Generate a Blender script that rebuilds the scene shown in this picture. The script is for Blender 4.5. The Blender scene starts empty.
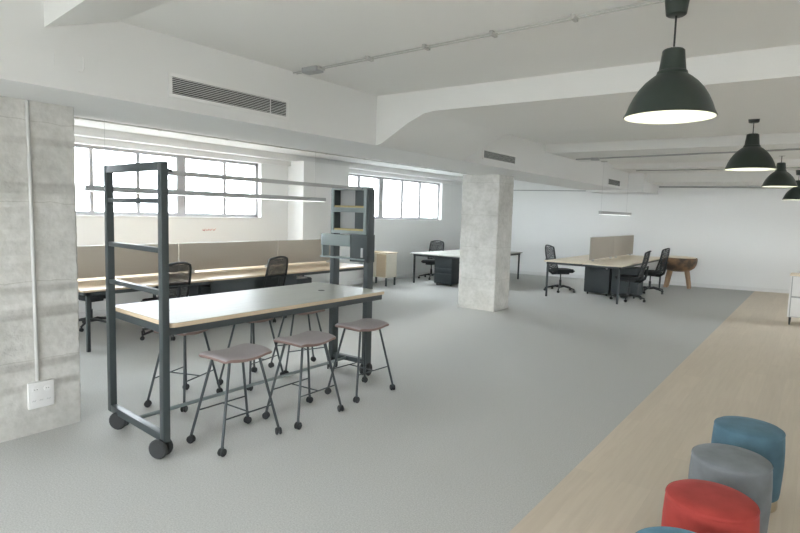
import bpy, bmesh, math, random
from mathutils import Vector, Matrix
random.seed(7)
SKY0, SKY1 = 5.4, 11.0
S = bpy.context.scene
COL = S.collection
PI = math.pi

# ------------------------------------------------------------------ materials
def newmat(name):
    m = bpy.data.materials.new(name); m.use_nodes = True
    nt = m.node_tree; b = nt.nodes['Principled BSDF']
    return m, nt, b

def plain(name, col, rough=.5, metal=0., noise=.0, nscale=60, bump=0., bscale=200, spec=.5, sheen=0.):
    m, nt, b = newmat(name)
    b.inputs['Base Color'].default_value = (*col, 1)
    b.inputs['Roughness'].default_value = rough
    b.inputs['Metallic'].default_value = metal
    b.inputs['Specular IOR Level'].default_value = spec
    if sheen:
        b.inputs['Sheen Weight'].default_value = sheen
        b.inputs['Sheen Roughness'].default_value = .4
    tc = nt.nodes.new('ShaderNodeTexCoord')
    if noise:
        n = nt.nodes.new('ShaderNodeTexNoise'); n.inputs['Scale'].default_value = nscale
        n.inputs['Detail'].default_value = 4
        r = nt.nodes.new('ShaderNodeValToRGB')
        r.color_ramp.elements[0].position = .3; r.color_ramp.elements[1].position = .7
        r.color_ramp.elements[0].color = tuple(c*(1-noise) for c in col)+(1,)
        r.color_ramp.elements[1].color = tuple(min(1, c*(1+noise)) for c in col)+(1,)
        nt.links.new(tc.outputs['Object'], n.inputs['Vector'])
        nt.links.new(n.outputs['Fac'], r.inputs['Fac'])
        nt.links.new(r.outputs['Color'], b.inputs['Base Color'])
    if bump:
        n2 = nt.nodes.new('ShaderNodeTexNoise'); n2.inputs['Scale'].default_value = bscale
        bp = nt.nodes.new('ShaderNodeBump'); bp.inputs['Strength'].default_value = bump
        bp.inputs['Distance'].default_value = .01
        nt.links.new(tc.outputs['Object'], n2.inputs['Vector'])
        nt.links.new(n2.outputs['Fac'], bp.inputs['Height'])
        nt.links.new(bp.outputs['Normal'], b.inputs['Normal'])
    return m

def wood(name, c1, c2, stretch=(14, 1.2, 14), rough=.45, planks=None):
    m, nt, b = newmat(name)
    tc = nt.nodes.new('ShaderNodeTexCoord')
    mp = nt.nodes.new('ShaderNodeMapping'); mp.inputs['Scale'].default_value = stretch
    n = nt.nodes.new('ShaderNodeTexNoise'); n.inputs['Scale'].default_value = 2.2; n.inputs['Detail'].default_value = 6
    n.inputs['Distortion'].default_value = .6
    r = nt.nodes.new('ShaderNodeValToRGB')
    r.color_ramp.elements[0].position = .3; r.color_ramp.elements[1].position = .72
    r.color_ramp.elements[0].color = (*c1, 1); r.color_ramp.elements[1].color = (*c2, 1)
    nt.links.new(tc.outputs['Object'], mp.inputs['Vector'])
    nt.links.new(mp.outputs['Vector'], n.inputs['Vector'])
    nt.links.new(n.outputs['Fac'], r.inputs['Fac'])
    out = r.outputs['Color']
    if planks:
        bk = nt.nodes.new('ShaderNodeTexBrick')
        bk.inputs['Scale'].default_value = 1
        bk.inputs['Brick Width'].default_value = planks[0]; bk.inputs['Row Height'].default_value = planks[1]
        bk.inputs['Mortar Size'].default_value = .0012
        bk.inputs['Color1'].default_value = (.94, .94, .94, 1); bk.inputs['Color2'].default_value = (1, 1, 1, 1)
        bk.inputs['Mortar'].default_value = (.9, .9, .89, 1)
        m2 = nt.nodes.new('ShaderNodeMapping'); m2.inputs['Rotation'].default_value = (0, 0, PI/2)
        nt.links.new(tc.outputs['Object'], m2.inputs['Vector'])
        nt.links.new(m2.outputs['Vector'], bk.inputs['Vector'])
        mx = nt.nodes.new('ShaderNodeMix'); mx.data_type = 'RGBA'; mx.blend_type = 'MULTIPLY'
        mx.inputs[0].default_value = 1
        nt.links.new(out, mx.inputs[6]); nt.links.new(bk.outputs['Color'], mx.inputs[7])
        out = mx.outputs[2]
    nt.links.new(out, b.inputs['Base Color'])
    b.inputs['Roughness'].default_value = rough
    return m

def concrete(name):
    m, nt, b = newmat(name)
    tc = nt.nodes.new('ShaderNodeTexCoord')
    n = nt.nodes.new('ShaderNodeTexNoise'); n.inputs['Scale'].default_value = 2.4; n.inputs['Detail'].default_value = 10; n.inputs['Roughness'].default_value = .68
    r = nt.nodes.new('ShaderNodeValToRGB')
    e = r.color_ramp.elements
    e[0].position = .28; e[0].color = (.50, .495, .465, 1); e[1].position = .75; e[1].color = (.74, .73, .70, 1)
    k = e.new(.5); k.color = (.62, .612, .58, 1)
    nt.links.new(tc.outputs['Object'], n.inputs['Vector']); nt.links.new(n.outputs['Fac'], r.inputs['Fac'])
    n2 = nt.nodes.new('ShaderNodeTexNoise'); n2.inputs['Scale'].default_value = 17; n2.inputs['Detail'].default_value = 8
    r2 = nt.nodes.new('ShaderNodeValToRGB'); r2.color_ramp.elements[0].position = .3; r2.color_ramp.elements[1].position = .6
    r2.color_ramp.elements[0].color = (.88, .88, .87, 1); r2.color_ramp.elements[1].color = (1, 1, 1, 1)
    nt.links.new(tc.outputs['Object'], n2.inputs['Vector']); nt.links.new(n2.outputs['Fac'], r2.inputs['Fac'])
    # horizontal pour lines, slightly wavy
    sep = nt.nodes.new('ShaderNodeSeparateXYZ'); nt.links.new(tc.outputs['Object'], sep.inputs[0])
    n3 = nt.nodes.new('ShaderNodeTexNoise'); n3.inputs['Scale'].default_value = 9
    nt.links.new(tc.outputs['Object'], n3.inputs['Vector'])
    ma = nt.nodes.new('ShaderNodeMath'); ma.operation = 'MULTIPLY_ADD'; ma.inputs[1].default_value = .04
    nt.links.new(n3.outputs['Fac'], ma.inputs[0]); nt.links.new(sep.outputs['Z'], ma.inputs[2])
    md = nt.nodes.new('ShaderNodeMath'); md.operation = 'PINGPONG'; md.inputs[1].default_value = .295
    nt.links.new(ma.outputs[0], md.inputs[0])
    lt = nt.nodes.new('ShaderNodeMath'); lt.operation = 'LESS_THAN'; lt.inputs[1].default_value = .003
    nt.links.new(md.outputs[0], lt.inputs[0])
    mx = nt.nodes.new('ShaderNodeMix'); mx.data_type = 'RGBA'; mx.blend_type = 'MULTIPLY'; mx.inputs[0].default_value = 1
    nt.links.new(r.outputs['Color'], mx.inputs[6]); nt.links.new(r2.outputs['Color'], mx.inputs[7])
    mx2 = nt.nodes.new('ShaderNodeMix'); mx2.data_type = 'RGBA'; mx2.blend_type = 'MULTIPLY'
    mm = nt.nodes.new('ShaderNodeMath'); mm.operation = 'MULTIPLY'; mm.inputs[1].default_value = .6
    nt.links.new(lt.outputs[0], mm.inputs[0]); nt.links.new(mm.outputs[0], mx2.inputs[0])
    nt.links.new(mx.outputs[2], mx2.inputs[6]); mx2.inputs[7].default_value = (.68, .67, .63, 1)
    nt.links.new(mx2.outputs[2], b.inputs['Base Color'])
    bp = nt.nodes.new('ShaderNodeBump'); bp.inputs['Strength'].default_value = .5; bp.inputs['Distance'].default_value = .012
    nt.links.new(n2.outputs['Fac'], bp.inputs['Height']); nt.links.new(bp.outputs['Normal'], b.inputs['Normal'])
    b.inputs['Roughness'].default_value = .85
    return m

def emit(name, col, s):
    m, nt, b = newmat(name)
    b.inputs['Base Color'].default_value = (*col, 1)
    b.inputs['Emission Color'].default_value = (*col, 1)
    b.inputs['Emission Strength'].default_value = s
    return m

def meshy(name, col, scale=260, dens=.35):
    m, nt, b = newmat(name)
    b.inputs['Base Color'].default_value = (*col, 1); b.inputs['Roughness'].default_value = .6
    tc = nt.nodes.new('ShaderNodeTexCoord')
    v = nt.nodes.new('ShaderNodeTexVoronoi'); v.inputs['Scale'].default_value = scale
    lt = nt.nodes.new('ShaderNodeMath'); lt.operation = 'GREATER_THAN'; lt.inputs[1].default_value = dens
    nt.links.new(tc.outputs['Object'], v.inputs['Vector']); nt.links.new(v.outputs['Distance'], lt.inputs[0])
    nt.links.new(lt.outputs[0], b.inputs['Alpha'])
    return m

def glass(name):
    m = bpy.data.materials.new(name); m.use_nodes = True
    nt = m.node_tree; nt.nodes.clear()
    o = nt.nodes.new('ShaderNodeOutputMaterial')
    t = nt.nodes.new('ShaderNodeBsdfTransparent'); t.inputs[0].default_value = (.97, .985, .99, 1)
    g = nt.nodes.new('ShaderNodeBsdfGlossy'); g.inputs['Roughness'].default_value = .05
    mx = nt.nodes.new('ShaderNodeMixShader')
    mx.inputs[0].default_value = .05; nt.links.new(t.outputs[0], mx.inputs[1]); nt.links.new(g.outputs[0], mx.inputs[2])
    nt.links.new(mx.outputs[0], o.inputs[0])
    return m

M = dict(
    wall=plain('white_paint', (.76, .765, .757), .9, bump=.03, bscale=60),
    wallcool=plain('white_wall_paint', (.82, .83, .825), .9, bump=.03, bscale=60),
    ceil=plain('ceiling_paint', (.79, .79, .772), .95, bump=.04, bscale=40),
    carpet=plain('grey_carpet', (.49, .495, .48), .98, noise=.16, nscale=110, bump=.2, bscale=260, spec=.1),
    floorwood=wood('oak_plank_floor', (.60, .52, .42), (.65, .57, .465), (14, .8, 14), .55, planks=(1.3, .19)),
    oak=wood('oak_top', (.56, .43, .29), (.68, .54, .38), (14, 1.2, 14), .32),
    ply=wood('plywood_edge', (.52, .41, .28), (.62, .50, .36), (2, 2, 120), .5),
    lam=wood('pale_laminate', (.36, .37, .335), (.42, .43, .39), (10, 1.0, 10), .42),
    wbdesk=wood('light_oak_top', (.76, .67, .53), (.84, .75, .60), (12, 1.2, 12), .4),
    conc=concrete('board_marked_concrete'),
    steel=plain('charcoal_steel', (.05, .062, .065), .42, .2),
    steelgrey=plain('grey_green_steel', (.22, .26, .26), .45, .1),
    dsteel=plain('dark_steel', (.03, .036, .038), .45, .3),
    rubber=plain('black_rubber', (.018, .02, .021), .6),
    black=plain('black_plastic', (.018, .021, .022), .5),
    mesh=meshy('black_mesh', (.02, .023, .024)),
    fabric=plain('black_fabric', (.022, .025, .027), .9),
    chrome=plain('brushed_metal', (.55, .56, .56), .3, 1.),
    mauve=plain('mauve_seat_fabric', (.34, .31, .315), .95, noise=.12, nscale=300, bump=.3, bscale=400, sheen=.2, spec=.15),
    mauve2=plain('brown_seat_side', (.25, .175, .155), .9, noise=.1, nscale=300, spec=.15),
    part=plain('beige_felt', (.45, .415, .36), .95, noise=.04, nscale=200, bump=.2, bscale=400, spec=.1),
    pedm=plain('charcoal_cabinet_metal', (.035, .045, .049), .5),
    shade=plain('dark_green_enamel', (.028, .04, .034), .38),
    shadein=plain('white_enamel', (.74, .77, .66), .5),
    bulb=emit('warm_bulb', (1, .95, .8), 1.5),
    led=emit('led_diffuser', (1, 1, 1), 1.2),
    whitep=plain('white_plastic', (.78, .78, .77), .4),
    greyp=plain('grey_plastic', (.40, .41, .41), .5),
    slat=plain('grille_white', (.74, .75, .74), .5),
    dark=plain('painted_void_shade', (.035, .04, .04), .9),  # dark colour painted in for the shade inside hollows
    winframe=plain('window_aluminium', (.44, .43, .44), .5, .2),
    glass=glass('window_glass'),
    alum=plain('galvanised_conduit', (.52, .52, .50), .5, .3),
    bowl=None, olive=wood('olive_plywood', (.30, .25, .10), (.38, .32, .15), (8, 8, 8), .6),
    cream=plain('cream_laminate', (.72, .68, .58), .5),
    gold=plain('brushed_brass', (.55, .48, .36), .35, .9),
    red=plain('red_marker', (.65, .16, .14), .7),
)
def velvet(name, c):
    m, nt, b = newmat(name)
    tc = nt.nodes.new('ShaderNodeTexCoord')
    n = nt.nodes.new('ShaderNodeTexNoise'); n.inputs['Scale'].default_value = 7; n.inputs['Detail'].default_value = 5
    r = nt.nodes.new('ShaderNodeValToRGB'); r.color_ramp.elements[0].position = .3; r.color_ramp.elements[1].position = .7
    r.color_ramp.elements[0].color = (*[a*.78 for a in c], 1); r.color_ramp.elements[1].color = (*[min(1, a*1.15) for a in c], 1)
    nt.links.new(tc.outputs['Object'], n.inputs['Vector']); nt.links.new(n.outputs['Fac'], r.inputs['Fac'])
    nt.links.new(r.outputs['Color'], b.inputs['Base Color'])
    b.inputs['Roughness'].default_value = .8; b.inputs['Sheen Weight'].default_value = .35
    b.inputs['Sheen Roughness'].default_value = .35; b.inputs['Specular IOR Level'].default_value = .15
    b.inputs['Sheen Tint'].default_value = (*[min(1, a*1.6+.15) for a in c], 1)
    return m
def bowlwood():
    m, nt, b = newmat('scorched_wood')
    tc = nt.nodes.new('ShaderNodeTexCoord')
    n = nt.nodes.new('ShaderNodeTexNoise'); n.inputs['Scale'].default_value = 2.3; n.inputs['Detail'].default_value = 5
    r = nt.nodes.new('ShaderNodeValToRGB'); e = r.color_ramp.elements
    e[0].position = .40; e[0].color = (.07, .05, .035, 1); e[1].position = .62; e[1].color = (.36, .21, .11, 1)
    k = e.new(.5); k.color = (.24, .14, .075, 1)
    nt.links.new(tc.outputs['Object'], n.inputs['Vector']); nt.links.new(n.outputs['Fac'], r.inputs['Fac'])
    nt.links.new(r.outputs['Color'], b.inputs['Base Color']); b.inputs['Roughness'].default_value = .55
    return m
M['bowl'] = bowlwood()
M['legwood'] = wood('leg_wood', (.26, .16, .09), (.38, .25, .15), (6, 6, 1), .55)

# ------------------------------------------------------------------ mesh helpers
class MB:
    def __init__(s): s.bm = bmesh.new()
    def box(s, x0, x1, y0, y1, z0, z1, bev=0., mi=0):
        vs = [s.bm.verts.new((x, y, z)) for x in (x0, x1) for y in (y0, y1) for z in (z0, z1)]
        fs = [(0, 1, 3, 2), (4, 6, 7, 5), (0, 4, 5, 1), (2, 3, 7, 6), (0, 2, 6, 4), (1, 5, 7, 3)]
        F = [s.bm.faces.new([vs[i] for i in f]) for f in fs]
        for f in F: f.material_index = mi
        bmesh.ops.recalc_face_normals(s.bm, faces=F)
        if bev > 0:
            es = list({e for f in F for e in f.edges})
            r = bmesh.ops.bevel(s.bm, geom=es, offset=bev, segments=2, affect='EDGES', profile=.6)
            for f in r['faces']: f.material_index = mi
        return s
    def prism(s, pts, a0, a1, axis='z', bev=0.):
        def P(p, a):
            if axis == 'z': return (p[0], p[1], a)
            if axis == 'y': return (p[0], a, p[1])
            return (a, p[0], p[1])
        A = [s.bm.verts.new(P(p, a0)) for p in pts]; B = [s.bm.verts.new(P(p, a1)) for p in pts]
        n = len(pts)
        F = [s.bm.faces.new(A), s.bm.faces.new(B[::-1])]
        for i in range(n): F.append(s.bm.faces.new((A[i], B[i], B[(i+1) % n], A[(i+1) % n])))
        bmesh.ops.recalc_face_normals(s.bm, faces=F)
        if bev:
            es = list({e for f in F[:2] for e in f.edges})
            bmesh.ops.bevel(s.bm, geom=es, offset=bev, segments=2, affect='EDGES')
        return s
    def tube(s, pts, r, n=10, cap=True):
        pts = [Vector(p) for p in pts]
        rr = r if isinstance(r, (list, tuple)) else [r]*len(pts)
        rings = []; up = None
        for i, p in enumerate(pts):
            d = (pts[min(i+1, len(pts)-1)]-pts[max(i-1, 0)]).normalized()
            if up is None:
                up = d.orthogonal().normalized()
            else:
                up = (up-d*up.dot(d)).normalized()
            q = d.cross(up)
            rings.append([s.bm.verts.new(p+(up*math.cos(2*PI*k/n)+q*math.sin(2*PI*k/n))*rr[i]) for k in range(n)])
        F = []
        for a, b in zip(rings, rings[1:]):
            for k in range(n): F.append(s.bm.faces.new((a[k], a[(k+1) % n], b[(k+1) % n], b[k])))
        if cap:
            F.append(s.bm.faces.new(rings[0][::-1])); F.append(s.bm.faces.new(rings[-1]))
        for f in F: f.smooth = True
        bmesh.ops.recalc_face_normals(s.bm, faces=F)
        return s
    def lathe(s, prof, n=40, c=(0, 0, 0), close=False):
        rings = []
        for r, z in prof:
            if r < 1e-5: rings.append([s.bm.verts.new((c[0], c[1], c[2]+z))])
            else: rings.append([s.bm.verts.new((c[0]+r*math.cos(2*PI*k/n), c[1]+r*math.sin(2*PI*k/n), c[2]+z)) for k in range(n)])
        if close: rings.append(rings[0])
        F = []
        for a, b in zip(rings, rings[1:]):
            for k in range(n):
                k2 = (k+1) % n
                if len(a) == 1 and len(b) == 1: continue
                if len(a) == 1: F.append(s.bm.faces.new((a[0], b[k], b[k2])))
                elif len(b) == 1: F.append(s.bm.faces.new((a[k], a[k2], b[0])))
                else: F.append(s.bm.faces.new((a[k], a[k2], b[k2], b[k])))
        for f in F: f.smooth = True
        bmesh.ops.recalc_face_normals(s.bm, faces=F)
        return s
    def cyl(s, c, r, h, axis='z', n=20, bev=0.):
        pr = [(0, -h/2), (r-bev, -h/2), (r, -h/2+bev), (r, h/2-bev), (r-bev, h/2), (0, h/2)] if bev else [(0, -h/2), (r, -h/2), (r, h/2), (0, h/2)]
        before = set(s.bm.verts)
        s.lathe(pr, n)
        nv = [v for v in s.bm.verts if v not in before]
        R = Matrix.Identity(4)
        if axis == 'x': R = Matrix.Rotation(PI/2, 4, 'Y')
        if axis == 'y': R = Matrix.Rotation(PI/2, 4, 'X')
        bmesh.ops.transform(s.bm, matrix=Matrix.Translation(c) @ R, verts=nv)
        return s
    def xf(s, mat):
        bmesh.ops.transform(s.bm, matrix=mat, verts=s.bm.verts[:]); return s
    def build(s, name, mats, parent=None, loc=None, sharp=True):
        me = bpy.data.meshes.new(name)
        bmesh.ops.remove_doubles(s.bm, verts=s.bm.verts[:], dist=1e-6)
        s.bm.to_mesh(me); s.bm.free()
        if not isinstance(mats, (list, tuple)): mats = [mats]
        for m in mats: me.materials.append(m)
        o = bpy.data.objects.new(name, me); COL.objects.link(o)
        if sharp:
            try: me.set_sharp_from_angle(angle=math.radians(38))
            except Exception: pass
        if parent: o.parent = parent
        if loc: o.location = loc
        return o

def subd(o, lv=2):
    m = o.modifiers.new('sub', 'SUBSURF'); m.levels = lv; m.render_levels = lv
    for p in o.data.polygons: p.use_smooth = True
    return o
def tag(o, label, cat, group=None):
    o['label'] = label; o['category'] = cat
    if group: o['group'] = group
    return o
def thing(name, label, cat, loc=(0, 0, 0), rz=0, group=None):
    o = bpy.data.objects.new(name, None); COL.objects.link(o); o.empty_display_size = .1
    o.location = loc; o.rotation_euler = (0, 0, rz)
    return tag(o, label, cat, group)
def dup(root, loc, rz, label, group=None):
    kids = {}
    for o in COL.objects:
        if o.parent: kids.setdefault(o.parent.name, []).append(o)
    r = root.copy(); COL.objects.link(r); r.location = loc; r.rotation_euler = (0, 0, rz); r['label'] = label
    if group: r['group'] = group
    for ch in kids.get(root.name, []):
        c = ch.copy(); COL.objects.link(c); c.parent = r
        for g in kids.get(ch.name, []):
            d = g.copy(); COL.objects.link(d); d.parent = c
    return r
def struct(o): o['kind'] = 'structure'; return o

# ------------------------------------------------------------------ the room shell
struct(MB().box(-9.3, -1.27, -3.5, 17.9, -.12, 0).build('floor', M['carpet']))
struct(MB().box(-1.27, 3.3, -3.5, 18.6, -.12, 0).build('floor', M['floorwood']))
TH = math.atan(.18)
def bwy(x): return 17.59+.18*x
struct(MB().box(-60, 60, -50, 60, -1.3, -1.2).build('ground', plain('outside_ground', (.16, .16, .15), .95)))  # unseen outdoor ground, added to dim light coming up through the windows
# back wall (slightly oblique)
struct(MB().prism([(-9.3, bwy(-9.3)), (3.3, bwy(3.3)), (3.3, bwy(3.3)+.3), (-9.3, bwy(-9.3)+.3)], 0, 3.3).build('wall_back', M['wallcool']))
struct(MB().prism([(-9.0, bwy(-9.0)-.022), (3.0, bwy(3.0)-.022), (3.0, bwy(3.0)), (-9.0, bwy(-9.0))], 0, .10, bev=.004).build('baseboard_back', M['wall']))
# window wall, built as pieces round the two openings
WX = -9.0
w = MB()
YB = bwy(-9)
W1 = (2.2, 7.62); W2 = (10.1, 14.33); ZS, ZH = 1.57, 2.64
for (y0, y1, z0, z1) in ((-3.5, YB+.2, 0, ZS), (-3.5, YB+.2, ZH, 3.3), (-3.5, W1[0], ZS, ZH), (W1[1], W2[0], ZS, ZH), (W2[1], YB+.2, ZS, ZH)):
    w.box(WX-.3, WX, y0, y1, z0, z1)
struct(w.build('wall_left', M['wallcool']))
struct(MB().box(WX, WX+.02, -3.5, YB, 0, .10, .003).build('baseboard_left', M['wall']))
w = MB().box(3.0, 3.3, -3.5, 18.2, 0, .9).box(3.0, 3.3, -3.5, 18.2, 2.65, 3.3)
for y0, y1 in ((-3.5, 11.6), (13.6, 18.2)): w.box(3.0, 3.3, y0, y1, .9, 2.65)  # unseen opening added to let daylight onto the back wall
struct(w.build('wall_right', M['wall']))
w = MB().box(-9.3, 3.3, -3.8, -3.5, 0, .7).box(-9.3, 3.3, -3.8, -3.5, 2.35, 3.3)
for x0, x1 in ((-9.3, -8.6), (-5.6, -5.0), (-2.0, -1.4), (2.2, 3.3)): w.box(x0, x1, -3.8, -3.5, .7, 2.35)  # unseen openings behind the camera, shaped to limit light on the ceiling
struct(w.build('wall_front', M['wall']))
struct(MB().box(-9.3, 3.3, -3.5, 18.6, 3.02, 3.3).build('ceiling', M['ceil']))
# lowered ceiling over the window bay
struct(MB().box(-8.75, -5.12, -3.5, YB+.5, 2.86, 3.02).build('ceiling', M['wall']))
# ledge above the windows
struct(MB().prism([(-9.0, 2.86), (-8.72, 2.86), (-8.72, 2.735), (-8.92, 2.735), (-8.92, 2.64), (-9.0, 2.64)], -3.5, YB, 'y').build('trim_1', M['wall']))
# long bulkhead
struct(MB().box(-5.12, -4.05, -3.5, 15.3, 2.485, 3.02).build('trim_2', M['wall']))
struct(MB().prism([(-5.12, 15.3), (-3.68, 15.3), (-3.68, bwy(-3.68)), (-5.12, bwy(-5.12))], 2.45, 3.02).build('trim_3', M['wall']))
# cross beams with haunches
def crossbeam(n, y0, y1, zs=2.80, haunch=True):
    pts = [(-4.05, 3.02), (-4.05, zs+.03), (-3.95, zs), (3.0, zs), (3.0, 3.02)] if not haunch else [(-4.05, 3.02), (-4.05, 2.487), (-3.98, 2.50), (-3.62, 2.70), (-3.42, 2.785), (-3.3, zs), (3.0, zs), (3.0, 3.02)]
    struct(MB().prism(pts, y0, y1, 'y').build('trim_%d' % n, M['ceil']))
bm_ = MB()
bv = [bm_.bm.verts.new(p) for p in ((-4.05, 1.68, 2.85), (-3.32, 1.68, 2.94), (3.0, 1.68, 2.94), (3.0, 1.68, 3.03), (-4.05, 1.68, 3.03), (-4.05, 2.15, 3.012), (-3.32, 2.12, 3.012), (3.0, 2.12, 3.012), (3.0, 2.15, 3.03), (-4.05, 2.15, 3.03))]
for q in ((0, 1, 2, 3, 4), (5, 9, 8, 7, 6), (0, 5, 6, 1), (1, 6, 7, 2), (2, 7, 8, 3), (3, 8, 9, 4), (4, 9, 5, 0)): bm_.bm.faces.new([bv[i] for i in q])
bmesh.ops.recalc_face_normals(bm_.bm, faces=bm_.bm.faces[:])
struct(bm_.build('trim_4', M['ceil']))
crossbeam(5, 5.04, 6.90); crossbeam(6, 9.8, 11.5, 2.87, False); crossbeam(9, 13.8, 15.0, 2.90, False)
struct(MB().prism([(-3.68, 15.6), (3.0, 15.6), (3.0, bwy(3)), (-3.68, bwy(-3.68))], 2.70, 3.02).build('trim_7', M['ceil']))
# pillar on the window wall
struct(MB().box(-9.0, -8.55, 8.33, 9.72, 0, 2.74).build('trim_8', M['wallcool']))

# windows
def window(n, y0, y1, mull, thick):
    fx0, fx1 = WX-.16, WX-.10
    fr = MB()
    fr.box(fx0, fx1, y0, y1, ZS, ZS+.065, .004).box(fx0, fx1, y0, y1, ZH-.05, ZH, .004)
    fr.box(fx0, fx1, y0, y0+.06, ZS, ZH, .004).box(fx0, fx1, y1-.06, y1, ZS, ZH, .004)
    hm = .030 if n == 1 else .048
    for y in mull: fr.box(fx0+.01, fx1-.005, y-hm, y+hm, ZS+.05, ZH-.04)
    for y, hw in thick: fr.box(fx0-.02, fx1+.01, y-hw, y+hw, ZS, ZH, .004)
    r = struct(fr.build('window_%d' % n, M['winframe']))
    cuts = sorted([y0+.05]+list(mull)+[t[0] for t in thick]+[y1-.05])
    for a, b in zip(cuts, cuts[1:]):
        p = MB().box(fx0+.028, fx0+.034, a, b, ZS+.04, ZH-.03).build('window_pane', M['glass'], r)
    MB().box(WX-.10, WX+.015, y0-.0, y1+.0, ZS-.03, ZS+.006, .003).build('window_sill', M['wall'], r)
    return r
window(1, W1[0], W1[1], (3.45, 4.39, 5.14, 6.84), ((5.92, .085),))
window(2, W2[0], W2[1], (10.72, 12.51, 13.35), ((11.58, .09),))

# concrete columns
def column(x0, x1, y0, y1, z1):
    m = MB()
    N = 40
    bm = m.bm
    m.box(x0, x1, y0, y1, 0, z1)
    bmesh.ops.bevel(bm, geom=[e for e in bm.edges if abs(e.verts[0].co.z-e.verts[1].co.z) > 1], offset=.012, segments=1, affect='EDGES')
    bmesh.ops.subdivide_edges(bm, edges=[e for e in bm.edges if abs(e.verts[0].co.z-e.verts[1].co.z) > 1], cuts=90)
    cxx, cyy = (x0+x1)/2, (y0+y1)/2
    for v in bm.verts:
        if .001 < v.co.z < z1-.001:
            k = random.uniform(-.003, .001)
            v.co.x += k*(1 if v.co.x > cxx else -1); v.co.y += k*(1 if v.co.y > cyy else -1)
    return m
struct(column(-5.45, -4.70, .75, 2.15, 2.484).build('concrete_column', M['conc']))
struct(column(-5.48, -4.71, 9.42, 10.02, 2.484).build('concrete_column', M['conc']))

# ------------------------------------------------------------------ vents, conduits, wall bits
def vent(y0, y1, z0, z1, label, ns, vertical_split=False):
    t = thing('air_vent', label, 'air vent', (-4.05, (y0+y1)/2, z0), 0)
    L = (y1-y0)/2; h = z1-z0
    fr = MB(); b = .028
    fr.box(.0005, .012, -L-b, L+b, -b, 0, .002).box(.0005, .012, -L-b, L+b, h, h+b, .002)
    fr.box(.0005, .012, -L-b, -L, 0, h, .002).box(.0005, .012, L, L+b, 0, h, .002)
    fr.build('vent_frame', M['whitep'], t)
    MB().box(.0005, .002, -L, L, 0, h).build('vent_backing', M['dark'], t)  # flat dark sheet painted for the unlit duct behind the slats
    for i in range(ns):
        z = h*(i+.5)/ns
        s = MB().prism([(.0025, z-.0015), (.009, z-.0015), (.009, z+.0025), (.0025, z+.0025)], -L, L, 'y')
        s.build('slat', M['slat'], t)
    if vertical_split: MB().box(.009, .013, L*.66, L*.66+.008, 0, h).build('divider', M['slat'], t)
    return t
vent(2.56, 3.71, 2.60, 2.725, 'long white linear air grille in the bulkhead, nearest of the three', 9, True)
vent(7.54, 8.60, 2.585, 2.69, 'white air grille in the bulkhead above the middle concrete column', 8)
vent(13.6, 14.55, 2.545, 2.67, 'small air grille near the far end of the bulkhead', 7)
struct(MB().tube([(-3.66, bwy(-3.66)-.03, 2.655), (2.95, bwy(2.95)-.03, 2.655)], .022, 8).build('trim_10', M['greyp']))  # grey tube stands in for the dark shadow gap under the ceiling
struct(MB().tube([(-8.9, bwy(-8.9)-.03, 2.53), (-5.2, bwy(-5.2)-.03, 2.53)], .014, 8).build('trim_11', M['greyp']))  # thinner grey tube drawn for the same shadow line, left of the bulkhead
# faint access panel outline on bulkhead
t = thing('access_panel', 'faint white access panel outline on bulkhead above the left concrete column', 'panel', (-4.05, 1.78, 2.62))
MB().box(.0005, .004, -.045, -.038, .0, .10).build('panel_edge', M['whitep'], t)
MB().tube([(.002, .10, .11), (.002, .13, .105), (.002, .135, .09), (.002, .135, .02), (.002, .13, .005), (.002, .10, .0)], .003, 6).build('panel_edge', M['whitep'], t)

def conduit(p0, p1, label, junction=None, clips=6, r=.011, jb=.1, double=False, mat='alum'):
    p0, p1 = Vector(p0), Vector(p1)
    t = thing('ceiling_conduit', label, 'conduit', p0)
    d = p1-p0
    MB().tube([(0, 0, 0), d], r, 8).build('conduit_pipe', M[mat], t)
    if double: MB().tube([Vector((0, .04, 0)), d+Vector((0, .04, 0))], r*.8, 8).build('conduit_pipe', M['alum'], t)
    for i in range(clips):
        c = d*((i+.6)/clips)
        MB().box(c.x-.012, c.x+.012, c.y-.022, c.y+(.06 if double else .022), c.z-.016, c.z+.016, .003).build('clip', M['alum'], t)
    if junction is not None:
        c = d*junction
        MB().box(c.x-jb, c.x+jb, c.y-.05, c.y+.05, c.z-.035, c.z+.014, .008).build('junction_box', M['greyp'], t)
    return t
conduit((-4.04, 3.79, 3.005), (1.2, 3.50, 3.005), 'thin grey conduit with junction box across ceiling bay nearest the camera', .05, 9, .006, .09, True)
conduit((-3.85, 10.85, 2.852), (1.5, 10.15, 2.852), 'thin conduit across shallow ceiling beam in front of the far linear pendant', .07, 7, .013, .07, mat='greyp')
conduit((-3.6, 14.2, 2.886), (1.5, 14.2, 2.886), 'thin conduit running across the last ceiling beam before the back wall', None, 6, .011, mat='greyp')
conduit((-7.85, .6, 2.848), (-7.85, 14.5, 2.848), 'thin surface conduit along the ceiling of the window bay', None, 12, .010)

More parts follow.
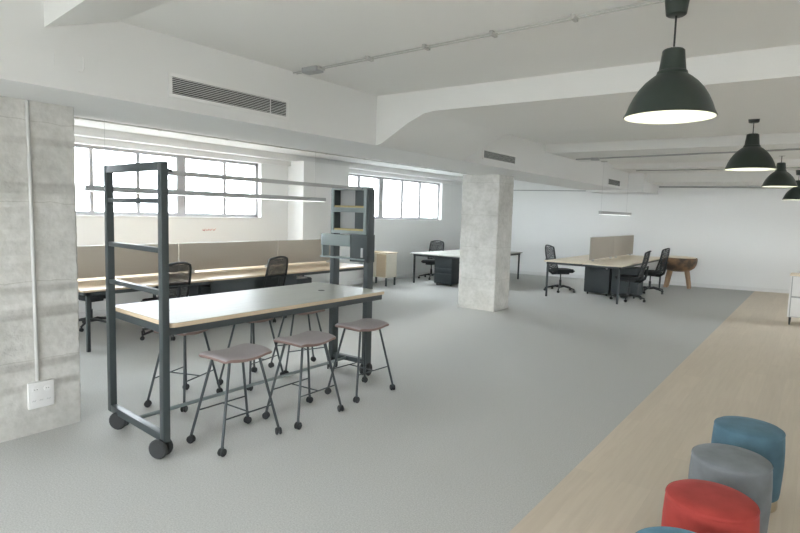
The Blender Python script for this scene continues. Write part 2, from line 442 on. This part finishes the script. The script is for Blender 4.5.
# pipe + socket on left column
tag(MB().tube([(-4.688, 1.815, 2.48), (-4.688, 1.822, 1.9), (-4.688, 1.83, .41)], .014, 12).build('cable_conduit', M['alum']), 'thin white vertical conduit on left concrete column above the socket', 'conduit')
t = thing('wall_socket', 'white double socket plate low on the left concrete column', 'socket', (-4.698, 1.85, .20))
MB().box(-.004, .022, -.09, .09, 0, .20, .006).build('socket_plate', M['whitep'], t)
for dy in (-.04, .04):
    MB().cyl((.0235, dy, .145), .024, .003, 'x', 20).build('socket_face', M['whitep'], t)
    for k in (-.008, .008): MB().cyl((.0255, dy+k, .145), .003, .002, 'x', 8).build('socket_hole', M['dark'], t)  # dark discs paint the shade inside the pin holes
for dy in (-.05, 0, .05):
    MB().tube([(.023, dy-.016, .055), (.023, dy-.008, .064), (.023, dy, .055), (.023, dy+.010, .064)], .0016, 5).build('rocker_mark', M['greyp'], t)
# red scribble on the window wall
sc = MB()
px = 0
for k, a in enumerate((0, 1, 2, 3)):
    y0 = 6.28+k*.075
    sc.tube([(WX+.002, y0, 1.35), (WX+.002, y0+.012, 1.325), (WX+.002, y0+.03, 1.345), (WX+.002, y0+.042, 1.32+.012*k), (WX+.002, y0+.055, 1.36)], .004, 5)
tag(sc.build('wall_scribble', M['red']), 'small red handwritten scribble on white wall under the left windows', 'scribble')

# small ceiling detectors in the window bay
for (x, y, lab) in ((-7.2, 6.25, 'small white ceiling detector in window bay, nearer the left column'), (-7.0, 7.7, 'small white ceiling detector in window bay, nearer the white pillar')):
    t = thing('smoke_detector', lab, 'detector', (x, y, 2.86))
    MB().lathe([(0, -.055), (.03, -.055), (.045, -.04), (.05, -.015), (.055, 0), (0, 0)], 20).build('detector_body', M['whitep'], t)
    MB().lathe([(0, -.062), (.012, -.062), (.014, -.055), (0, -.055)], 12).build('detector_sensor', M['greyp'], t)

# ------------------------------------------------------------------ pendants
def pendant(loc, zceil, label):
    # loc = centre of rim
    t = thing('pendant_lamp', label, 'pendant lamp', (loc[0], loc[1], zceil), 0, 'dark green dome pendants in a row')
    H = loc[2]-zceil
    outer = [(.225, .0), (.229, .004), (.225, .012), (.216, .03), (.204, .065), (.185, .105), (.160, .145), (.130, .180), (.100, .206), (.078, .222), (.074, .238), (.068, .242), (.066, .25), (.060, .30), (.055, .345), (.048, .352), (.010, .354), (.010, .356)]
    sh = MB().lathe([(r, z+H) for r, z in outer]+[(0, .356+H)], 56)
    SC = 1.17 if loc[1] > 5 else 1.09
    sh.bm.free(); sh = MB().lathe([(r*SC, z*SC+H) for r, z in outer]+[(0, .356*SC+H)], 56)
    so = sh.build('lamp_shade', M['shade'], t)
    inner = [(.223, .001), (.212, .03), (.200, .062), (.181, .102), (.156, .142), (.126, .177), (.096, .203), (.06, .218), (0, .222)]
    MB().lathe([(r*SC, z*SC+H) for r, z in inner], 56).build('shade_lining', M['shadein'], so)
    MB().lathe([(0, .225+H-.135), (.022, .10+H), (.036, .118+H), (.038, .14+H), (.028, .17+H), (.016, .195+H), (.016, .215+H), (0, .215+H)], 20).build('bulb', M['bulb'], t)
    MB().tube([(0, 0, .40+H), (0, 0, -.06)], .0055, 8).build('cord', M['black'], t)
    MB().lathe([(0, -.105), (.045, -.105), (.055, -.098), (.066, -.01), (.066, 0), (0, 0)], 28).build('ceiling_cup', M['shade'], t)
    l = bpy.data.lights.new('lamp_light', 'POINT'); l.energy = 1.2; l.color = (1, .95, .82); l.shadow_soft_size = .04
    lo = bpy.data.objects.new('lamp_light', l); COL.objects.link(lo); lo.parent = t; lo.location = (0, 0, H+.07)
    return t
pendant((-.765, 3.66, 2.345), 3.02, 'large dark green dome pendant lamp hanging nearest the camera')
pendant((-.735, 7.95, 2.375), 3.02, 'dark green dome pendant lamp, second in the row from the camera')
pendant((-.65, 12.0, 2.39), 3.02, 'dark green dome pendant lamp, third in the row, small and partly overlapped')
pendant((-.475, 15.0, 2.27), 2.90, 'dark green dome pendant lamp farthest away, cut by right picture edge')

# linear pendants
def linear(p, L, zc, label, hw=.03, hooks=(.06, .94)):
    t = thing('linear_pendant', label, 'pendant lamp', p, 0, 'slim linear pendant lamps')
    MB().box(-hw, hw, 0, L, 0, .07, .003).build('lamp_bar', M['greyp'], t)
    MB().box(-hw+.006, hw-.006, .01, L-.01, -.004, .0).build('diffuser', M['led'], t)
    for k in hooks:
        MB().tube([(0, L*k, .05), (0, L*k, zc-p[2])], .0018, 5).build('wire', M['greyp'], t)
    return t
linear((-7.5, 3.53, 1.915), 4.33, 2.86, 'very long slim grey linear pendant lamp above the left desk row')
tt = linear((-4.0, 13.0, 1.85), 2.45, 3.02, 'short slim linear pendant lamp over far desks with beige partition', .04, (.02, .86))
MB().cyl((0, .05, 3.02-1.85-.012), .07, .022, 'z', 20).build('ceiling_plate', M['alum'], tt)

# ------------------------------------------------------------------ casters
def caster_mb(m, x, y, r=.025, wd=.02, a=0., fork=True):
    """twin wheel caster whose wheels touch z=0"""
    c, s_ = math.cos(a), math.sin(a)
    for sd in (-1, 1):
        before = set(m.bm.verts)
        m.cyl((0, 0, 0), r, wd*.8, 'x', 18, r*.18)
        nv = [v for v in m.bm.verts if v not in before]
        bmesh.ops.transform(m.bm, matrix=Matrix.Translation((x, y, r)) @ Matrix.Rotation(a, 4, 'Z') @ Matrix.Translation((sd*wd*.65, 0, 0)), verts=nv)
    if fork:
        m.tube([(x, y, r), (x-s_*r*.2, y+c*r*.2, 2*r+.01)], r*.32, 8)
    return m

# ------------------------------------------------------------------ mobile worktable with shelf tower
WT_W, WT_L = .93, 2.43
def worktable():
    t = thing('mobile_worktable', 'tall charcoal steel worktable on casters with ladder frame, pale top and open shelf tower', 'table', (-3.555, 2.165, 0), math.radians(.2))
    # local: x from 0 (near side) to -W, y from 0 to L
    W, L = WT_W, WT_L
    pz = 2.045
    SK = .095
    for x in (-.028, -W+.028):
        MB().box(x-.028, x+.028, 0, .05, .115, pz, .003).build('post', M['steel'], t)
    for z in (pz-.055, .115):
        MB().box(-W+.056, -.056, 0, .05, z, z+.055, .003).build('cross_rail', M['steel'], t)
    for z in (1.80, 1.465, 1.175):
        MB().box(-W+.056, -.056, .005, .045, z-.034, z, .002).build('rung', M['steel'], t)
    for ch in list(COL.objects):
        if ch.parent == t: ch.rotation_euler = (0, 0, -SK)
    # top
    zt = .95
    def rr(x0, x1, y0, y1, r, n=6):
        P = []
        for cx_, cy_, a0 in ((x1-r, y1-r, 0), (x0+r, y1-r, 90), (x0+r, y0+r, 180), (x1-r, y0+r, 270)):
            for k in range(n+1):
                a = math.radians(a0+90*k/n); P.append((cx_+r*math.cos(a), cy_+r*math.sin(a)))
        return [(x, y-SK*x*(1-(y-.05)/L)) for x, y in P]
    P = rr(-W-.03, .015, .055, L+.05, .05)
    core = MB().prism(P, zt-.033, zt-.003).build('tabletop', M['ply'], t)
    MB().prism(rr(-W-.029, .014, .056, L+.049, .05), zt-.003, zt).build('laminate_surface', M['lam'], core)
    for y in (.30, L-.42):
        MB().cyl((-W*.48, y, zt+.001), .032, .003, 'z', 20).build('cable_grommet', M['black'], core)
    # apron
    for x, ya in ((-.035, .05), (-W+.02, .17)):
        MB().box(x-.02, x+.02, ya, L+.02, zt-.09, zt-.038, .002).build('apron', M['steel'], t)
    for y in (.055, L-.02):
        ap = MB().box(-W+.02, -.055, y, y+.04, zt-.09, zt-.038, .002).build('apron', M['steel'], t)
        if y < 1: ap.rotation_euler = (0, 0, -SK)
    # right-end tower posts
    xa, xb = -.27, -.75
    for x in (xa, xb):
        MB().box(x-.028, x+.028, L+.055, L+.15, .125, 1.985, .003).build('post', M['steel'], t)
    MB().box(xb+.028, xa-.028, L+.07, L+.13, .125, .175, .003).build('cross_rail', M['steel'], t)
    MB().box(xb-.15, xa+.15, L+.07, L+.13, zt-.09, zt-.04, .003).build('cross_rail', M['steel'], t)
    # legs below top at right end in the corner
    # floor stretcher
    MB().tube([(-.5, .05, .15), (-.54, L+.07, .15)], .016, 8).build('stretcher', M['steelgrey'], t)
    # overhead rail
    MB().box(-.052, -.012, .05, .09, 1.98, 2.0).build('rail_bracket', M['steel'], t)
    MB().tube([(-.03, .05, 1.975), (-.36, L+.10, 1.99)], .022, 4).build('overhead_rail', M['greyp'], t)
    # shelf tower: two open boxes between the posts, a wider box under them
    y0, y1 = L+.055, L+.165
    def shell(name, x0, x1, z0, z1, th=.035, mat='steelgrey'):
        m = MB()
        m.box(x0, x1, y0-.012, y1, z0, z0+th, .002).box(x0, x1, y0-.012, y1, z1-th, z1, .002)
        m.box(x0, x0+th, y0-.012, y1, z0+th, z1-th, .002).box(x1-th, x1, y0-.012, y1, z0+th, z1-th, .002)
        return m.build(name, M[mat], t)
    xm = (xa+xb)/2
    for z0, z1 in ((1.755, 2.01), (1.51, 1.775)):
        s = shell('cubby', xb-.012, xa+.0, z0, z1)
        MB().box(xb-.01, xm+.01, y1-.012, y1-.004, z0+.03, z1-.03).build('back_panel', M['greyp'], s)
        MB().box(xm+.01, xa-.035, y1-.03, y1-.006, z0+.03, z1-.03).build('back_panel', M['steel'], s)
        MB().box(xb-.01, xa-.035, y0+.0, y1-.034, z0+.036, z0+.056).build('shelf_board', M['olive'], s)
    MB().box(xb-.14, xa-.20, y0-.03, y1-.03, 1.375, 1.50, .003).build('wide_box', M['steelgrey'], t)
    MB().box(xa-.205, xa+.028, y0-.02, y1, 1.22, 1.51, .003).build('side_panel', M['steel'], t)
    MB().box(xb-.14, xb-.12, y0-.02, y1-.03, 1.255, 1.375, .002).build('bracket', M['steelgrey'], t)
    MB().box(xb-.15, xa+.0, y0-.03, y1, 1.24, 1.255, .002).build('lower_shelf', M['steelgrey'], t)
    MB().box(xa-.05, xa-.02, y0-.028, y0-.02, 1.27, 1.37, .002).build('label_holder', M['greyp'], t)
    # big casters
    for (x, y, a) in ((-.05, .01, 2.0), (-W+.15, .11, 2.15), (xa, L+.10, .3), (xb, L+.10, .8)):
        m = MB(); caster_mb(m, x, y, .070, .05, a, False)
        w_ = m.build('caster_wheel', M['rubber'], t)
        MB().cyl((x, y, .070), .014, .05, 'x', 12).build('axle', M['dsteel'], w_)
        MB().tube([(x, y, .09), (x, y, .13)], .016, 10).build('fork', M['dsteel'], w_)
    return t
worktable()

# ------------------------------------------------------------------ stools
def stool(loc, rz, label):
    t = thing('stool', label, 'stool', loc, rz, 'mauve padded stools round the worktable')
    # saddle seat: local x = short (.36), y = long (.42)
    m = MB(); nx, ny = 10, 12; hx, hy = .184, .243
    def top(u, v):
        # superellipse outline mapping
        x, y = u, v
        k = math.sqrt(max(0, 1-.16*y*y)); j = math.sqrt(max(0, 1-.16*x*x))
        X, Y = x*hx*k, y*hy*j
        z = .685+.030*(y*y)-.022*(1-y*y)*0 - .014*x*x
        z -= .02*max(0, abs(y)-.8)/.2*abs(y)
        return X, Y, z
    g = []
    for lay in (0, 1):
        G = []
        for i in range(nx+1):
            row = []
            for j in range(ny+1):
                u, v = -1+2*i/nx, -1+2*j/ny
                X, Y, z = top(u, v)
                e = max(abs(u), abs(v))
                if lay == 0: z -= .012*(e**6)
                else:
                    z = z-.052+.012*(e**6); X *= .95; Y *= .95
                row.append(m.bm.verts.new((X, Y, z)))
            G.append(row)
        g.append(G)
    for i in range(nx):
        for j in range(ny):
            a = g[0]; m.bm.faces.new((a[i][j], a[i+1][j], a[i+1][j+1], a[i][j+1]))
            a = g[1]; m.bm.faces.new((a[i][j], a[i][j+1], a[i+1][j+1], a[i+1][j])).material_index = 1
    loop = [(i, 0) for i in range(nx)]+[(nx, j) for j in range(ny)]+[(i, ny) for i in range(nx, 0, -1)]+[(0, j) for j in range(ny, 0, -1)]
    n = len(loop)
    for k in range(n):
        (i, j), (p, q) = loop[k], loop[(k+1) % n]
        m.bm.faces.new((g[0][i][j], g[0][p][q], g[1][p][q], g[1][i][j])).material_index = 1
    bmesh.ops.recalc_face_normals(m.bm, faces=m.bm.faces[:])
    subd(m.build('seat', [M['mauve'], M['mauve2']], t, sharp=False), 1)
    # four legs
    feet = {}
    for sx in (-1, 1):
        for sy in (-1, 1):
            f = Vector((sx*.185, sy*.262, .055)); h = Vector((sx*.10, sy*.135, .640))
            k1 = f.lerp(h, .12)
            lg = MB().tube([f, f.lerp(h, .08), f.lerp(h, .3)+Vector((0, 0, 0)), f.lerp(h, .95), h, h+Vector((-sx*.04, 0, .010))],   .0105, 10).build('leg', M['steel'], t)
            mm = MB(); caster_mb(mm, f.x, f.y, .029, .021, sx*.6+sy*.5)
            mm.build('caster', M['rubber'], lg)
            feet[(sx, sy)] = (f, h)
    def at(sx, sy, z):
        f, h = feet[(sx, sy)]; k = (z-f.z)/(h.z-f.z); return f.lerp(h, k)
    for sx in (-1, 1):
        MB().tube([at(sx, -1, .245), at(sx, 1, .245)], .006, 8).build('footrest_bar', M['steel'], t)
    a, b_ = at(-1, -1, .245).lerp(at(-1, 1, .245), .5), at(1, -1, .245).lerp(at(1, 1, .245), .5)
    MB().tube([a, b_], .006, 8).build('footrest_bar', M['steel'], t)
    MB().box(-.10, .10, -.14, .14, .628, .642, .004).build('seat_plate', M['steel'], t)
    return t
st = stool((-3.48, 2.715, 0), 0, 'mauve padded stool on castered legs nearest the camera')
dup(st, (-3.455, 3.41, 0), .03, 'mauve padded stool, middle one of the three on open side of worktable')
dup(st, (-3.50, 4.215, 0), -.04, 'mauve padded stool under shelf tower end of worktable, farthest in near row')
dup(st, (-4.54, 2.98, 0), .35, 'stool on window side of worktable just behind the ladder frame, seat hidden by tabletop')
dup(st, (-4.56, 3.76, 0), .2, 'stool on window side of worktable at its middle, only legs visible')
dup(st, (-4.55, 4.42, 0), -.3, 'stool on window side of worktable near the shelf tower, only legs visible')

# ------------------------------------------------------------------ office chair (faces +X locally)
def office_chair(loc, rz, label, group):
    t = thing('office_chair', label, 'chair', loc, rz, group)
    # seat
    sp = []
    for k in range(24):
        a = 2*PI*k/24
        x = .235*math.copysign(abs(math.cos(a))**.55, math.cos(a)); y = .24*math.copysign(abs(math.sin(a))**.55, math.sin(a))
        sp.append((x+.03, y))
    MB().prism(sp, .43, .50, bev=.022).build('seat', M['fabric'], t)
    MB().box(-.12, .16, -.1, .1, .385, .43, .01).build('seat_mechanism', M['black'], t)
    MB().tube([(.0, .10, .40), (.02, .25, .395)], .008, 8).build('height_lever', M['black'], t)
    # back: curved frame around mesh panel
    def bp(u, v):   # u -1..1 across, v 0..1 up
        w = .215*(1-.10*v*v)
        z = .52+.50*v
        x = -.24-.05*math.sin(v*PI*.9)*1.0-.10*v*v+.05*u*u
        if v > .86: w *= 1-.9*((v-.86)/.14)**2*.25
        return Vector((x, u*w, z))
    fr = []
    n = 10
    for k in range(n+1): fr.append(bp(-1, k/n*.93))
    for k in range(1, 6): fr.append(bp(-1+2*k/6, .93+.07*math.sin(k/6*PI)**.6))
    for k in range(n, -1, -1): fr.append(bp(1, k/n*.93))
    for k in range(1, 6): fr.append(bp(1-2*k/6, 0))
    fr.append(fr[0])
    bk = MB().tube(fr, .016, 8).build('back_frame', M['black'], t)
    m = MB(); R, C_ = 12, 10; gr = []
    for i in range(R+1):
        gr.append([m.bm.verts.new(bp(-1+2*j/C_, i/R*.95)) for j in range(C_+1)])
    for i in range(R):
        for j in range(C_): m.bm.faces.new((gr[i][j], gr[i][j+1], gr[i+1][j+1], gr[i+1][j]))
    o = m.build('back_mesh', M['mesh'], bk)
    for p in o.data.polygons: p.use_smooth = True
    MB().tube([(-.30, -.17, .70), (-.32, 0, .70), (-.30, .17, .70)], .012, 8).build('lumbar_bar', M['black'], bk)
    MB().tube([(-.02, 0, .41), (-.2, 0, .40), (-.285, 0, .46), (-.315, 0, .56), (-.33, 0, .72)], [.03, .03, .026, .022, .018], 8).build('back_support', M['black'], t)
    MB().tube([(0, 0, .40), (0, 0, .26), (0, 0, .259), (0, 0, .09)], [.014, .014, .026, .026], 12).build('gas_lift', M['black'], t)
    for k in range(5):
        a = 2*PI*k/5+.35
        c, s_ = math.cos(a), math.sin(a)
        lg = MB().tube([(0, 0, .10), (c*.1, s_*.1, .118), (c*.22, s_*.22, .095), (c*.335, s_*.335, .07)], [.026, .022, .017, .014], 8).build('base_leg', M['black'], t)
        mm = MB(); caster_mb(mm, c*.33, s_*.33, .027, .02, a+.8)
        mm.build('caster', M['rubber'], lg)
    return t
G1 = 'black mesh office chairs at the desks'
oc = office_chair((-3.27, 12.95, 0), PI+.05, 'black mesh office chair on right side of far desks, the nearer of the two', G1)
dup(oc, (-3.25, 14.75, 0), PI-.15, 'black mesh office chair on right side of far desks, closer to the wooden bowl table')
dup(oc, (-4.92, 13.25, 0), .85, 'black mesh office chair alone on left side of far desks with beige partition')
dup(oc, (-7.05, 4.32, 0), PI+.05, 'black mesh office chair at left desk row seen beside the ladder frame post')
dup(oc, (-7.05, 6.05, 0), PI+.05, 'black mesh office chair at left desk row seen above middle of the worktable')
dup(oc, (-8.3, 3.95, 0), .1, 'black office chair on window side of left desk row, seen beneath beside concrete column')
dup(oc, (-8.42, 13.0, 0), -PI/2+.1, 'black mesh office chair behind desk near the window wall corner')
dup(oc, (-6.95, 13.6, 0), PI, 'office chair mostly hidden behind the middle concrete column')

for o in list(COL.objects):
    if o.get('category') == 'chair' and 'far desks' in o['label']: o.scale = (1.07,)*3
# ------------------------------------------------------------------ desks
def desk_bench(name, loc, W, L, zt, label, top, nbay, legs_y=None, group=None):
    t = thing(name, label, 'desk', loc, 0, group)
    # local x 0..W, y 0..L ; two facing tops
    for (a, b_) in ((0, W/2-.015), (W/2+.015, W)):
        for k in range(nbay):
            MB().box(a, b_, L*k/nbay+(.002 if k else 0), L*(k+1)/nbay-.002, zt-.026, zt, .003).build('desktop', M[top], t)
    for x in (.04, W-.04-.05, W/2-.07, W/2+.02):
        MB().box(x, x+.05, .05, L-.05, zt-.075, zt-.026, .002).build('side_beam', M['steel'], t)
    for k in range(nbay+1):
        y = .05 if k == 0 else (L-.10 if k == nbay else L*k/nbay-.025)
        MB().box(.04, W-.04, y, y+.05, zt-.075, zt-.026, .002).build('end_beam', M['steel'], t)
        for x in (.04, W-.09):
            if k not in (0, nbay): x = x+(.25 if x < W/2 else -.25)
            MB().box(x+.005, x+.043, y+.005, y+.043, 0, zt-.075, .003).build('leg', M['steel'], t)
    return t
# left row along the windows
drow = desk_bench('desk_row', (-8.62, 3.18, 0), 1.78, 5.25, .745, 'long double row of oak desks with charcoal frame below the windows', 'oak', 3)
desk_bench('desk_cluster', (-8.28, 11.82, 0), 1.62, 3.1, .76, 'pale desk cluster without partition, partly behind the middle concrete column', 'lam', 2)
desk_bench('desk_cluster', (-4.88, 12.08, 0), 1.66, 4.0, .80, 'light oak desk cluster with two beige partition panels near the back wall', 'wbdesk', 2)
MB().box(1.66, 1.675, 1.80, 3.46, .40, .67, .002).build('modesty_panel', M['steel'], drow)
def partition(loc, L, h, label, group):
    t = thing('partition_screen', label, 'partition', loc, 0, group)
    MB().box(-.016, .016, 0, L, .035, h, .006).build('felt_panel', M['part'], t)
    MB().box(-.018, .018, 0.001, L-.001, h, h+.008, .002).build('top_trim', M['alum'], t)
    for y in (L*.12, L*.88):
        MB().box(-.022, .022, y-.03, y+.03, 0, .05, .003).build('clamp', M['alum'], t)
    return t
g = 'beige partition screens on left desk row'
for y0, y1, lab in ((3.22, 4.97, 'beige felt partition screen on left desk row, partly behind the concrete column'), (4.98, 6.92, 'beige felt partition screen on left desk row behind the first mesh chair'), (6.93, 8.40, 'beige felt partition screen on left desk row left of the shelf tower')):
    partition((-7.73, y0, .745), y1-y0-.006, .45, lab, g)
partition((-4.05, 12.62, .80), 1.75, .53, 'beige felt partition screen on far desk cluster, nearer panel', 'beige partition screens on the far desks')
partition((-4.05, 14.38, .80), 1.75, .53, 'beige felt partition screen on far desk cluster, panel closer to back wall', 'beige partition screens on the far desks')

# pedestals under desks
def pedestal(loc, rz, label, group, h=.56, w=.42, d=.6):
    t = thing('drawer_pedestal', label, 'cabinet', loc, rz, group)
    MB().box(-w/2, w/2, -d/2, d/2, .05, h, .006).build('cabinet_body', M['pedm'], t)
    for k, (a, b_) in enumerate(((.06, .30), (.305, .43), (.435, h-.01))):
        dr = MB().box(-w/2+.006, w/2-.006, -d/2-.018, -d/2, a, b_, .003).build('drawer', M['pedm'], t)
    MB().cyl((w/2+.006, d/2-.07, h-.05), .022, .012, 'x', 16).build('lock_knob', M['whitep'], t)
    for sx in (-1, 1):
        for sy in (-1, 1):
            m = MB(); caster_mb(m, sx*(w/2-.05), sy*(d/2-.06), .022, .012, .3)
            m.build('caster', M['rubber'], t)
    return t
gp = 'charcoal pedestals under desks'
p1 = pedestal((-4.06, 13.5, 0), -PI/2, 'charcoal pedestal cabinet under far desks, the left of a touching pair', gp, .68, .5, .55)
dup(p1, (-3.46, 13.5, 0), PI/2, 'charcoal pedestal cabinet under far desks, the right of a touching pair')
dup(p1, (-7.38, 12.2, 0), 0, 'charcoal pedestal cabinet under pale desks beside the middle column')
# dark modesty boxes under the left row (pedestals seen between chair and leg)
p2 = pedestal((-7.3, 5.35, 0), PI/2, 'charcoal pedestal cabinet under left desk row beside the first mesh chair', gp, .60, .62, .55)
dup(p2, (-7.3, 6.75, 0), PI/2, 'charcoal pedestal cabinet under left desk row with white papers on it')
# white cloth-like bag on pedestal in left row
t = thing('paper_stack', 'loose white papers on chair-side pedestal under left desk row', 'papers', (-7.12, 6.78, .60))
for k in range(5):
    MB().box(-.13+.01*k, .12-.015*k, -.18+.02*(k % 2), .17-.01*k, .004*k, .004*k+.003).build('sheet', M['whitep'], t)

# sideboard behind shelf tower
t = thing('side_cabinet', 'small cream and oak cabinet on dark legs at end of left desk row', 'cabinet', (-8.22, 10.95, 0))
MB().box(-.62, .0, -.2, .2, .20, .78, .004).build('cabinet_body', M['cream'], t)
MB().box(-.60, -.32, -.215, -.2, .22, .76, .003).build('door', M['cream'], t)
MB().box(-.30, -.02, -.215, -.2, .22, .76, .003).build('door', M['ply'], t)
MB().box(-.64, .02, -.22, .22, .78, .80, .003).build('cabinet_top', M['ply'], t)
for x in (-.6, -.03):
    for y in (-.17, .17):
        MB().box(x-.018, x+.018, y-.018, y+.018, 0, .20, .002).build('leg', M['steel'], t)

# ------------------------------------------------------------------ wooden bowl table
t = thing('wooden_bowl_table', 'round scorched wooden bowl table on thick log legs by the back wall', 'table', (-2.96, 16.45, 0))
t.scale = (1.06, 1.06, 1.03)
R = .42
prof = [(0, .42), (.14, .422), (.27, .45), (.36, .52), (.405, .61), (.42, .70), (.42, .76), (.41, .775), (.39, .775), (.385, .76), (0, .76)]
MB().lathe(prof, 44).build('bowl', M['bowl'], t)
MB().lathe([(0, .765), (.384, .765), (.384, .785), (.378, .79), (0, .79)], 44).build('lid', M['wbdesk'], t)
for a in (.1, 2.7, 3.8):
    c, s_ = math.cos(a), math.sin(a)
    MB().tube([(c*.2, s_*.2, .46), (c*.24, s_*.24, .25), (c*.28, s_*.28, 0)], [.06, .056, .05], 12).build('leg', M['legwood'], t)

# ------------------------------------------------------------------ white drawer unit at right edge
t = thing('drawer_unit', 'white two-drawer cabinet with pale oak top on metal legs, cut by the right edge', 'cabinet', (-.37, 12.0, 0))
MB().box(.0, .9, .0, .45, .14, .86, .006).build('cabinet_body', M['whitep'], t)
MB().box(-.01, .91, -.012, .46, .86, .885, .004).build('cabinet_top', M['wbdesk'], t)
MB().box(.025, .875, -.004, .002, .148, .852).build('drawer_gap_shade', M['greyp'], t)  # grey plate paints the shade in the gaps round the drawers
for a, b_ in ((.155, .482), (.512, .848)):
    d = MB().box(.04, .86, -.016, .0, a, b_, .004).build('drawer', M['whitep'], t)
    MB().box(.38, .52, -.03, -.016, (a+b_)/2-.006, (a+b_)/2+.006, .003).build('handle', M['chrome'], d)
for x in (.04, .86):
    for y in (.05, .4):
        MB().tube([(x, y, .14), (x-(.0), y, 0)], [.018, .011], 10).build('leg', M['dsteel'], t)

# ------------------------------------------------------------------ poufs
def pouf(loc, mat, label, r=.197, h=.478):
    loc = (loc[0]*.985, loc[1]*.975, 0)
    t = thing('velvet_pouf', label, 'pouf', loc, random.random()*6, 'round velvet poufs on the wooden floor')
    pr = [(r*.93, .065), (r*.955, .07), (r*.975, .10), (r*.995, .18), (r*1.015, .27), (r*1.01, .36), (r*.985, h-.035), (r*.965, h-.022), (r*.975, h-.014)]
    body = MB().lathe([(0, .065)]+pr+[(0, h-.014)], 56).build('upholstered_side', mat, t, sharp=False)
    MB().lathe([(r*.972, h-.020), (r*.985, h-.012), (r*.972, h-.005), (r*.958, h-.008)], 56).build('piping', mat, body)
    MB().lathe([(0, h-.016), (r*.965, h-.015), (r*.955, h-.004), (r*.90, h+.004), (r*.6, h+.010), (0, h+.012)], 56).build('cushion_top', mat, t)
    MB().lathe([(0, 0), (r*.925, 0), (r*.935, .004), (r*.94, .066), (0, .066)], 56).build('metal_base', M['gold'], t)
    return t
pouf((-.275, 4.25, 0), velvet('blue_velvet', (.08, .15, .195)), 'round teal blue velvet pouf with brass base, farthest of the row')
pouf((-.305, 3.62, 0), velvet('grey_velvet', (.16, .175, .185)), 'round grey velvet pouf between the blue and the red one')
pouf((-.32, 3.01, 0), velvet('red_velvet', (.33, .048, .04)), 'round red velvet pouf in front of the grey one')
pouf((-.335, 2.43, 0), velvet('light_blue_velvet', (.10, .22, .30)), 'round light blue velvet pouf nearest the camera, only its top showing')

# ------------------------------------------------------------------ trees outside the left windows (bare twigs)
# ------------------------------------------------------------------ world, light, camera
wd = bpy.data.worlds.new('World'); S.world = wd; wd.use_nodes = True
bg = wd.node_tree.nodes['Background']
bg.inputs['Color'].default_value = (.91, .955, 1, 1)
wn = wd.node_tree
geo = wn.nodes.new('ShaderNodeTexCoord')
dt = wn.nodes.new('ShaderNodeVectorMath'); dt.operation = 'DOT_PRODUCT'; dt.inputs[1].default_value = Vector((-.72, .05, .70)).normalized()
mr = wn.nodes.new('ShaderNodeMapRange'); mr.interpolation_type = 'SMOOTHSTEP'
mr.inputs['From Min'].default_value = .4; mr.inputs['From Max'].default_value = 1.0
mr.inputs['To Min'].default_value = SKY0; mr.inputs['To Max'].default_value = SKY1
wn.links.new(geo.outputs['Generated'], dt.inputs[0]); wn.links.new(dt.outputs['Value'], mr.inputs['Value'])
wn.links.new(mr.outputs['Result'], bg.inputs['Strength'])
sun = bpy.data.lights.new('sun', 'SUN'); sun.energy = 0.7; sun.angle = math.radians(5); sun.color = (1, .95, .86)
so = bpy.data.objects.new('sun', sun); COL.objects.link(so)
so.rotation_euler = Vector((-.82, -.40, .43)).to_track_quat('Z', 'Y').to_euler()

f = 575.0; cx, cy = 400, 266.5
VP1 = (822, 225); y2 = 190
x2 = cx-(f*f+(VP1[1]-cy)*(y2-cy))/(VP1[0]-cx)
D1 = Vector((VP1[0]-cx, VP1[1]-cy, f)).normalized(); D2 = Vector((x2-cx, y2-cy, f)).normalized()
Xc, Yc = -D2, D1; Zc = Xc.cross(Yc)
# camera axes in world: right, up, back
right = Vector((Xc[0], Yc[0], Zc[0])); down = Vector((Xc[1], Yc[1], Zc[1])); fwd = Vector((Xc[2], Yc[2], Zc[2]))
cam = bpy.data.cameras.new('camera'); co = bpy.data.objects.new('camera', cam); COL.objects.link(co)
mw = Matrix(((right.x, -down.x, -fwd.x, 0), (right.y, -down.y, -fwd.y, 0), (right.z, -down.z, -fwd.z, 1.75), (0, 0, 0, 1)))
co.matrix_world = mw
cam.sensor_fit = 'HORIZONTAL'; cam.sensor_width = 36; cam.lens = f*36/800
S.camera = co
S.view_settings.view_transform = 'Standard'; S.view_settings.look = 'None'
S.view_settings.exposure = 1.42; S.view_settings.gamma = 1; S.view_settings.use_curve_mapping = False
S.cycles.max_bounces = 10; S.cycles.diffuse_bounces = 7; S.cycles.transparent_max_bounces = 24
S.cycles.use_denoising = True
